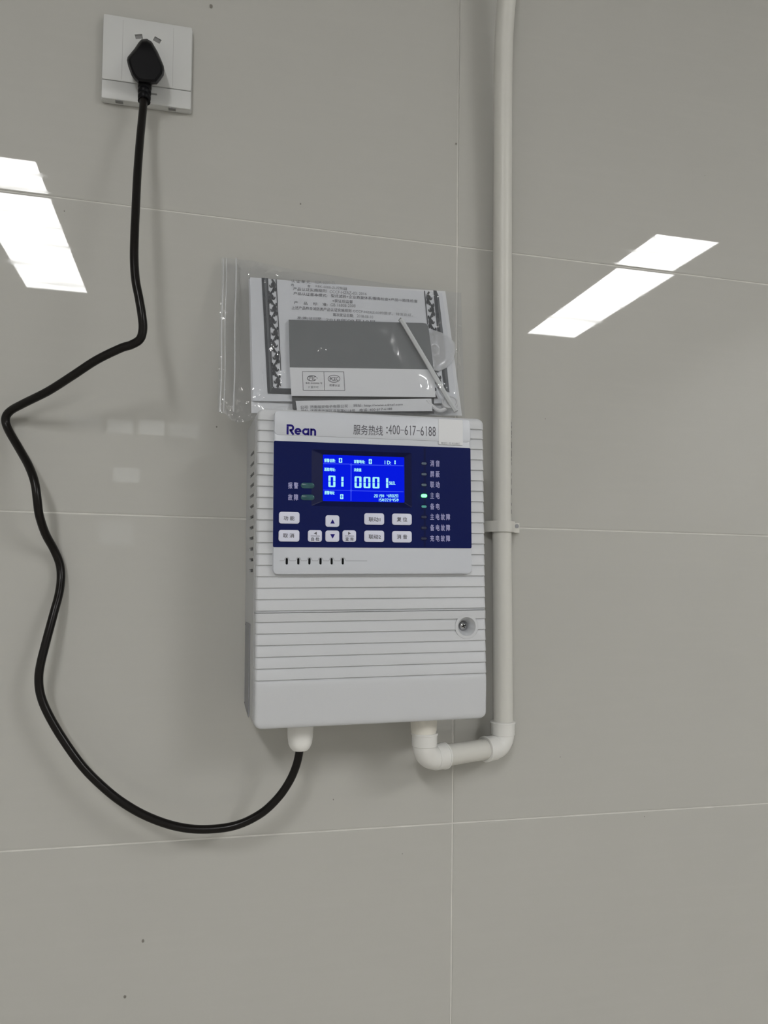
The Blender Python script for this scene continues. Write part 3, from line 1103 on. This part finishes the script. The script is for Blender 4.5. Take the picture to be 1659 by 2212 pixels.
def paper_thing(name, label, cat, px, py, off, group=None):
    p = lean(px, py, off)
    e = empty(name, p)
    tag(e, label, cat, group)
    return e


# plain sheets behind
e = paper_thing('paper_sheet', 'plain white paper sheet standing behind the bordered certificate in the clear bag', 'paper', 760, 893, .0025)
sheet([(537, 602), (962, 629), (998, 898), (543, 892)], 'leaf', 'paper_bright', .0025, base=e.location, parent=e, bend=lambda u_, v_: .002*math.sin(u_*3))
# certificate
cert = paper_thing('certificate', 'white printed certificate with a dark scroll border in the clear bag', 'paper', 765, 866, 0)
cb_ = cert.location
sheet([(540, 599), (955, 633), (988, 872), (547, 866)], 'leaf', 'paper', 0, base=cb_, parent=cert)
L1 = lambda x, y: lean(x, y, -.00045)
L2 = lambda x, y: lean(x, y, -.0006)
bd, bp = MB(), MB()
bd.poly([(565, 600), (571, 600.5), (584, 848), (578, 848)], L1)
bp.poly([(571.3, 600.5), (578, 601), (589, 836), (584, 848)], L1)
bd.poly([(576, 601), (579, 601), (590, 836), (587, 836)], L2)
bd.poly([(595.5, 603), (597.5, 603), (607.5, 800), (605.8, 800)], L2)
bd.poly([(578, 850), (584, 838), (940, 848), (946, 861)], L1)
bd.poly([(936, 627), (943, 628), (952, 720), (965, 846), (960, 848), (945, 720)], L1)
bp.build('border_band', 'print_border_pale', cert, cb_, fix=False)
bp = MB()
bp.poly([(943, 628), (948, 640), (962, 760), (971, 848), (965, 846), (952, 720)], L1)
bd.poly([(916, 628), (918, 628), (938, 838), (936, 838)], L2)


def scrolls(mb, top, bot, x0w, n_, mirror_=False):
    (xa, ya), (xb, yb) = top, bot
    Lh = yb-ya
    sl = (xb-xa)/Lh

    def to(a, c):
        return L2(xa+sl*a+(-c if mirror_ else c), ya+a)
    P, Wd = [], []
    for k in range(int(n_*16)+1):
        a = Lh*k/(n_*16)
        P.append((a, x0w*.62*math.sin(k/16*math.pi)))
        Wd.append(3.4+1.6*abs(math.sin(k/16*math.pi)))
    mb.ribbon(P, Wd, to)
    for k in range(int(n_)):
        s = 1 if k % 2 else -1
        a0 = Lh*(k+.5)/n_
        q_, w_ = [], []
        for i in range(16):
            th = i/15*4.6
            rr = x0w*.62*(1-.62*i/15)
            q_.append((a0+s*0+rr*math.sin(th-1.1)*1.15, s*(x0w*.28)-s*rr*math.cos(th-1.1)))
            w_.append(4.2-2.0*i/15)
        mb.ribbon(q_, w_, to)
        for da, dc, r in ((.0, s*.05, 2.8), (.36, -s*.75, 3.0), (.62, s*.8, 2.6), (.5, -s*.25, 2.2)):
            mb.poly([(a0+da*Lh/n_+1.6*r*math.cos(i*.785), dc*x0w+r*.8*math.sin(i*.785)) for i in range(8)], to)
        mb.ribbon([(a0+.3*Lh/n_, -s*.1*x0w), (a0+.45*Lh/n_, -s*.6*x0w), (a0+.38*Lh/n_, -s*.95*x0w)], [3, 2.4, 1], to)


scrolls(bd, (587, 603), (598, 836), 9.0, 9)
scrolls(bd, (927, 630), (947, 838), 8.0, 8, True)
bd.build('scroll_border', 'print_border', cert, cb_, fix=False)
bp.build('border_band', 'print_border_pale', cert, cb_, fix=False)


def line(s, xa, ya, xb, yb, h, m='ink_grey', parent=None, base=None, to3=None, bold=0.0, name='printed_line', squash=None):
    """a line of print between two photo points (baseline), letter height h px"""
    to3 = to3 or L1
    b = MB()
    add_text(b, s, 0, 1, 0, 1, lambda u_, v_: to3(xa+(xb-xa)*u_, ya+(yb-ya)*u_-h*v_), bold)
    return b.build(name, m, parent or cert, base or cb_, fix=False)


line('认 证 单 元:', 629, 610, 672, 612.5, 6.5)
line('RBK-6000-ZL', 681, 612.5, 725, 614, 6, 'ink_pale_grey')
line('内              含:', 629, 618, 672, 621, 6)
line('RBK-6000-ZL控制器', 682, 621, 750, 627, 6.5, 'ink_pale_grey')
line('产品认证实施规则:', 633, 627, 707, 632, 6.8)
line('CCCF-HZRZ-03: 2016', 712, 633, 792, 638, 6.2, 'ink_pale_grey')
line('产品认证基本模式:', 634, 637, 707, 642, 6.8)
line('型式试验+企业质量体系/服务检查+产品一致性检查', 715, 642, 902, 654, 6.8, 'ink_grey')
line('+获证后监督', 718, 653, 762, 655.5, 6.8)
line('产    品    标    准:', 635, 657, 708, 661.5, 6.8)
line('GB 16808-2008', 714, 661.5, 768, 664, 6.6, 'ink_pale_grey')
line('上述产品符合消防类产品认证实施规则', 630, 668, 759, 675, 7.4)
line('CCCF-HZRZ-03的要求，特发此证。', 762, 675, 892, 684, 6.6, 'ink_pale_grey')
line('首次发证日期:', 719, 683, 764, 685.5, 7)
line('2018-08-10', 771, 685, 806, 688, 6, 'ink_pale_grey')
line('发(换)证日期:', 642, 690.5, 696, 693, 7.4)
line('2018年08月10日', 704, 693.5, 810, 698, 6.6)

# pouch and cap at the right edge
po = paper_thing('small_pouch', 'small milky plastic pouch beside the grey booklet in the clear bag', 'pouch', 957, 800, -.004)
out_ = [(922, 712), (938, 713), (955, 719), (970, 728), (983, 741), (984, 760), (978, 778), (966, 794), (948, 803), (934, 800), (926, 780), (924, 745)]
cc = (953, 758)
lp = []
for f, o in ((1.0, -.0010), (.96, -.0022), (.8, -.0036), (.5, -.0048), (.1, -.0052)):
    lp.append([lean(cc[0]+(x-cc[0])*f, cc[1]+(y-cc[1])*f, o) for x, y in out_])
MB().loft(lp).build('pouch_film', 'milky_film', po, po.location, True)
ring = [lean(938+10.5*math.cos(a*math.pi/12), 756+12*math.sin(a*math.pi/12), -.0022) for a in range(25)]
MB().tube(ring, .0011, 8).build('washer', 'milky_cap', po, po.location, True)
ca_ = lean(972, 868, -.0062)
cap_ = empty('plastic_cap', ca_)
tag(cap_, 'round milky plastic cap at the lower end of the white rod', 'cap')
ax = Vector((-.25, -1, .55)).normalized()
MB().lathe([(-.006, .0062), (-.005, .0078), (.0, .0080), (.0006, .0074), (.0006, .0066), (-.0006, .0060)], ca_, ca_+ax, 28).build('cap_shell', 'milky_cap', cap_, ca_, True)
MB().tube(spline([ca_+Vector((-.002, .001, -.006)), ca_+Vector((-.010, .003, -.009)), ca_+Vector((-.018, .004, -.004)), ca_+Vector((-.022, .005, .001))], 6), [.0022]*19, 10).build('cap_tail', 'milky_cap', cap_, ca_, True)

# dark leaflet and the white card in front of it
dl = paper_thing('dark_leaflet', 'dark grey leaflet standing behind the white contact card', 'leaflet', 784, 893, -.0014)
sheet([(629, 835), (937, 838), (938, 894), (632, 884)], 'leaf', 'cover_dark', -.0014, base=dl.location, parent=dl)
cd = paper_thing('contact_card', 'white card with two lines of company contact print above the controller', 'card', 784, 893, -.0025)
cdb = cd.location


def curl(u_, v_):
    return -.0022*max(0, u_-.55)**1.5*v_*2


sheet([(638.5, 866), (932, 861), (934, 888), (642, 890)], 'leaf', 'paper_bright', -.0025, bend=curl, base=cdb, parent=cd)
LC = lambda x, y: lean(x, y, -.0032+curl((x-640)/292, .8))
line('公司: 济南瑞安电子有限公司', 649, 883, 751, 880.5, 7, parent=cd, base=cdb, to3=LC)
line('网址: http://www.sdrtaf.com', 764, 880, 870, 877, 6.8, parent=cd, base=cdb, to3=LC)
line('地址: 济南市历城区温泉路6118号', 650, 891, 767, 890, 7, parent=cd, base=cdb, to3=LC)
line('电话: 400-617-6188', 777, 889.5, 847, 886, 6.8, parent=cd, base=cdb, to3=LC)

# grey-and-white booklet
bk = paper_thing('instruction_booklet', 'grey and white instruction booklet with two certification marks in the clear bag', 'booklet', 784, 855, -.0045)
bkb = bk.location
K = -.0048


def bsheet(c, name, m, off, th):
    return sheet(c, name, m, off, th, base=bkb, parent=bk)


up_ = [(623.5, 690.5), (912, 697.5), (921, 699), (925.5, 706), (937, 798), (626, 793.5)]
lpz = [[lean(x, y, K) for x, y in up_], [lean(x, y, K+.0018) for x, y in up_]]
MB().loft(lpz).build('grey_cover', 'cover_grey', bk, bkb)
bsheet([(626, 793.5), (936.5, 798), (941, 858), (629.5, 855)], 'white_cover_band', 'paper_bright', K, .0018)
bsheet([(625.5, 694), (924, 701), (939, 856), (630, 853)], 'pages', 'paper', K+.0020, .0016)
LB = lambda x, y: lean(x, y, K-.0003)
b = MB()
for p in ([(653, 802.5), (742.5, 803), (745, 843.5), (655, 843), (653, 802.5)], [(699.8, 803), (701, 843)]):
    for i in range(len(p)-1):
        b.ribbon([p[i], p[i+1]], .9, LB)
b.build('mark_frame', 'ink_grey', bk, bkb, fix=False)
b = MB()
b.ribbon([(674+10.5*math.cos(t)*(1 if abs(math.cos(t)) < .7 else .97), 817+5.6*math.sin(t)) for t in [i*math.pi/16 for i in range(3, 30)]], 1.3, LB)
b.ribbon([(674+11*math.cos(t), 817+5.6*math.sin(t)) for t in [i*math.pi/16 for i in range(-3, 3)]], .6, LB)
b.ribbon([(668, 821), (668, 813), (675, 813.3), (675, 821)], 1.2, LB)
b.ribbon([(671.6, 813), (671.6, 818)], 1.1, LB)
b.ribbon([(682, 814), (678, 814), (678, 820.5), (682, 820.5)], 1.2, LB)
b.build('metrology_mark', 'ink_grey', bk, bkb, fix=False)
b = MB()
b.ribbon([(721.5+13*math.cos(i*math.pi/16), 818+7.6*math.sin(i*math.pi/16)) for i in range(33)], 1.1, LB)
b.build('oval_mark', 'ink_grey', bk, bkb, fix=False)
line('PCEC', 712.5, 822, 730.5, 822, 7, parent=bk, base=bkb, to3=LB, bold=.01)
line('鲁制 00000000 号', 660, 829.5, 696, 830, 4.2, parent=bk, base=bkb, to3=LB)
line('计量许可', 665.5, 838.5, 688, 839, 5, 'ink_pale_grey', parent=bk, base=bkb, to3=LB)
line('防爆认证', 712, 834.5, 734, 835, 5, parent=bk, base=bkb, to3=LB)

# white rod
rd = [lean(865.5, 691, -.0078), lean(869, 695, -.0080), lean(874, 703, -.0080), lean(930, 797, -.0080), lean(968, 862, -.0083), lean(985, 889, -.0085)]
rod = empty('white_rod', rd[-1])
tag(rod, 'thin white rod lying slantwise across the booklet in the clear bag', 'rod')
MB().tube(spline(rd, 5), .00235, 6).build('rod_shaft', 'rod_white', rod, rd[-1])
MB().tube([lean(862.5, 693, -.0072), lean(865.5, 690.5, -.0076), lean(869, 692.5, -.0078)], [.0012, .0022, .0016], 10).build('rod_tip', 'side_grey', rod, rd[-1], True)

# clear zip bag
TOP = [(478, 556), (530, 562), (545, 563), (620, 580), (760, 601), (880, 619), (996, 633)]
BOT = [(470, 889), (487, 894), (500, 908), (512, 913), (532, 911), (556, 903), (640, 900), (1004, 902)]


def along(P, t):
    L_ = [0]
    for i in range(1, len(P)):
        L_.append(L_[-1]+math.hypot(P[i][0]-P[i-1][0], P[i][1]-P[i-1][1]))
    d = t*L_[-1]
    for i in range(1, len(P)):
        if d <= L_[i] or i == len(P)-1:
            f = (d-L_[i-1])/(L_[i]-L_[i-1])
            return P[i-1][0]+f*(P[i][0]-P[i-1][0]), P[i-1][1]+f*(P[i][1]-P[i-1][1])


CREASE = [([(566, 798), (568, 830), (566, 855), (545, 884)], 3.2, 2.2), ([(543, 893), (557, 893)], 2.5, 2), ([(586, 887), (600, 882), (618, 879)], 2.6, 2), ([(982, 670), (980, 700), (985, 745), (992, 790)], 3.0, 2.4),
          ([(546, 577), (556, 570), (566, 570)], 2.4, 2.4), ([(571, 606), (574, 592), (590, 584)], 2.4, 2.2), ([(606, 752), (610, 778), (613, 800)], 2.6, 2.6), ([(478, 640), (483, 668)], 2.0, 2.2), ([(491, 660), (490, 672)], 1.8, 2),
          ([(477, 790), (476, 818)], 2.2, 2.2), ([(510, 845), (512, 862), (507, 880)], 2.2, 2.4), ([(478, 866), (480, 888)], 2.0, 1.8), ([(484, 868), (490, 892)], 2.0, 1.8), ([(516, 893), (512, 910)], 1.8, 1.8), ([(596, 744), (600, 748)], 2.4, 2.2),
          ([(640, 742), (656, 760), (690, 752)], .8, 6), ([(560, 760), (556, 800), (560, 850)], 1.2, 3), ([(920, 630), (935, 634)], 2.2, 2.4), ([(948, 695), (954, 697)], 2.2, 2.2)]


def dseg(px, py, P):
    best = 1e9
    for i in range(len(P)-1):
        ax_, ay_ = P[i]
        bx_, by_ = P[i+1]
        dx, dy = bx_-ax_, by_-ay_
        t = max(0, min(1, ((px-ax_)*dx+(py-ay_)*dy)/(dx*dx+dy*dy)))
        best = min(best, math.hypot(px-ax_-t*dx, py-ay_-t*dy))
    return best


BXS = [(min(p[0] for p in P)-12, max(p[0] for p in P)+12, min(p[1] for p in P)-12, max(p[1] for p in P)+12) for P, a, s in CREASE]


CRUMPLE = [(607, 785, 14, 45, 1.3), (598, 742, 22, 16, 1.2), (479, 800, 12, 60, 1.2), (486, 655, 14, 35, 1.1), (484, 876, 16, 24, 1.4), (513, 868, 12, 40, 1.1), (988, 735, 12, 75, 1.2), (548, 578, 26, 16, 1.4), (582, 598, 24, 18, 1.3),
           (548, 872, 20, 34, 1.3), (602, 884, 36, 12, 1.2), (697, 750, 16, 14, .9), (938, 636, 26, 12, 1.3), (952, 698, 14, 12, 1.1), (567, 800, 10, 55, 1.1), (640, 850, 14, 14, 1.0), (500, 905, 30, 12, 1.2), (470, 600, 16, 50, .8), (960, 830, 26, 40, .9)]


def bulge(px, py):
    """how far the front film stands off the papers (m)"""
    def st(d, w_):
        t = max(0.0, min(1.0, d/w_))
        return t*t*(3-2*t)
    leaf = st(px-498, 30)*st(1012-px, 12)*st(py-(559+(px-540)*.10), 28)
    book = st(px-572, 46)*st(978-px, 40)*st(py-640, 46)
    rodd = 1-st(dseg(px, py, ((862, 690), (988, 895)))-10, 52)
    side = st(px-905, 30)*st(py-680, 34)*st(1000-px, 16)
    wr = .00055*noise.noise((px*.035, py*.022, 3.1)) + .00025*noise.noise((px*.09, py*.05, 9.7))
    o = .0035 - .0060*leaf - .0045*max(book, side) - .0048*rodd*st(py-650, 50)*st(860-py, 60) - .0048*st(py-780, 100)*side
    o += wr*(1.5 - .5*book)
    for cx, cy, rx, ry, am in CRUMPLE:
        d2 = ((px-cx)/rx)**2+((py-cy)/ry)**2
        if d2 < 5:
            t = noise.noise((px*.075, py*.045, cx*.37)) + .45*noise.noise((px*.17, py*.10, cy*.21))
            o -= am*.0024*math.exp(-d2)*abs(t)
    for (P, a, s), bb in zip(CREASE, BXS):
        if bb[0] < px < bb[1] and bb[2] < py < bb[3]:
            o -= a*.0006*math.exp(-(dseg(px, py, P)/s)**2)
    return o


def bag_sheet(nu, nv, fo, name, m, parent, base):
    vs, fs = [], []
    for j in range(nv+1):
        for i in range(nu+1):
            a, c = along(TOP, i/nu), along(BOT, i/nu)
            t = j/nv
            x, y = a[0]+(c[0]-a[0])*t, a[1]+(c[1]-a[1])*t
            if i == 0:
                x += 2.5*noise.noise((t*9, 1, 5))
            vs.append(lean(x, y, fo(x, y)))
    for j in range(nv):
        for i in range(nu):
            k = j*(nu+1)+i
            fs.append((k, k+nu+1, k+nu+2, k+1))
    return MB().add(vs, fs).build(name, m, parent, base, True, False)


bg = lean(765, 900, .004)
bag = empty('zip_bag', bg)
tag(bag, 'clear plastic zip bag of papers leaning on the wall atop the controller', 'bag')
bag_sheet(260, 180, bulge, 'front_film', 'bag_film', bag, bg)
bag_sheet(60, 40, lambda x, y: .0052+.0005*noise.noise((x*.03, y*.03, 0)), 'back_film', 'bag_back_film', bag, bg)
for xt, xb, w_ in ((482, 476, 3.0), (489, 484, 2.0), (510, 505, 3.5)):
    pth = []
    for k in range(30):
        t = k/29
        x, y = xt+(xb-xt)*t, 558+(890-558)*t
        pth.append(lean(x+.8*math.sin(t*11), y, bulge(x, y)-.0004))
    MB().tube(pth, w_*.00022, 6).build('zip_strip', 'zip_film', bag, bg, True)
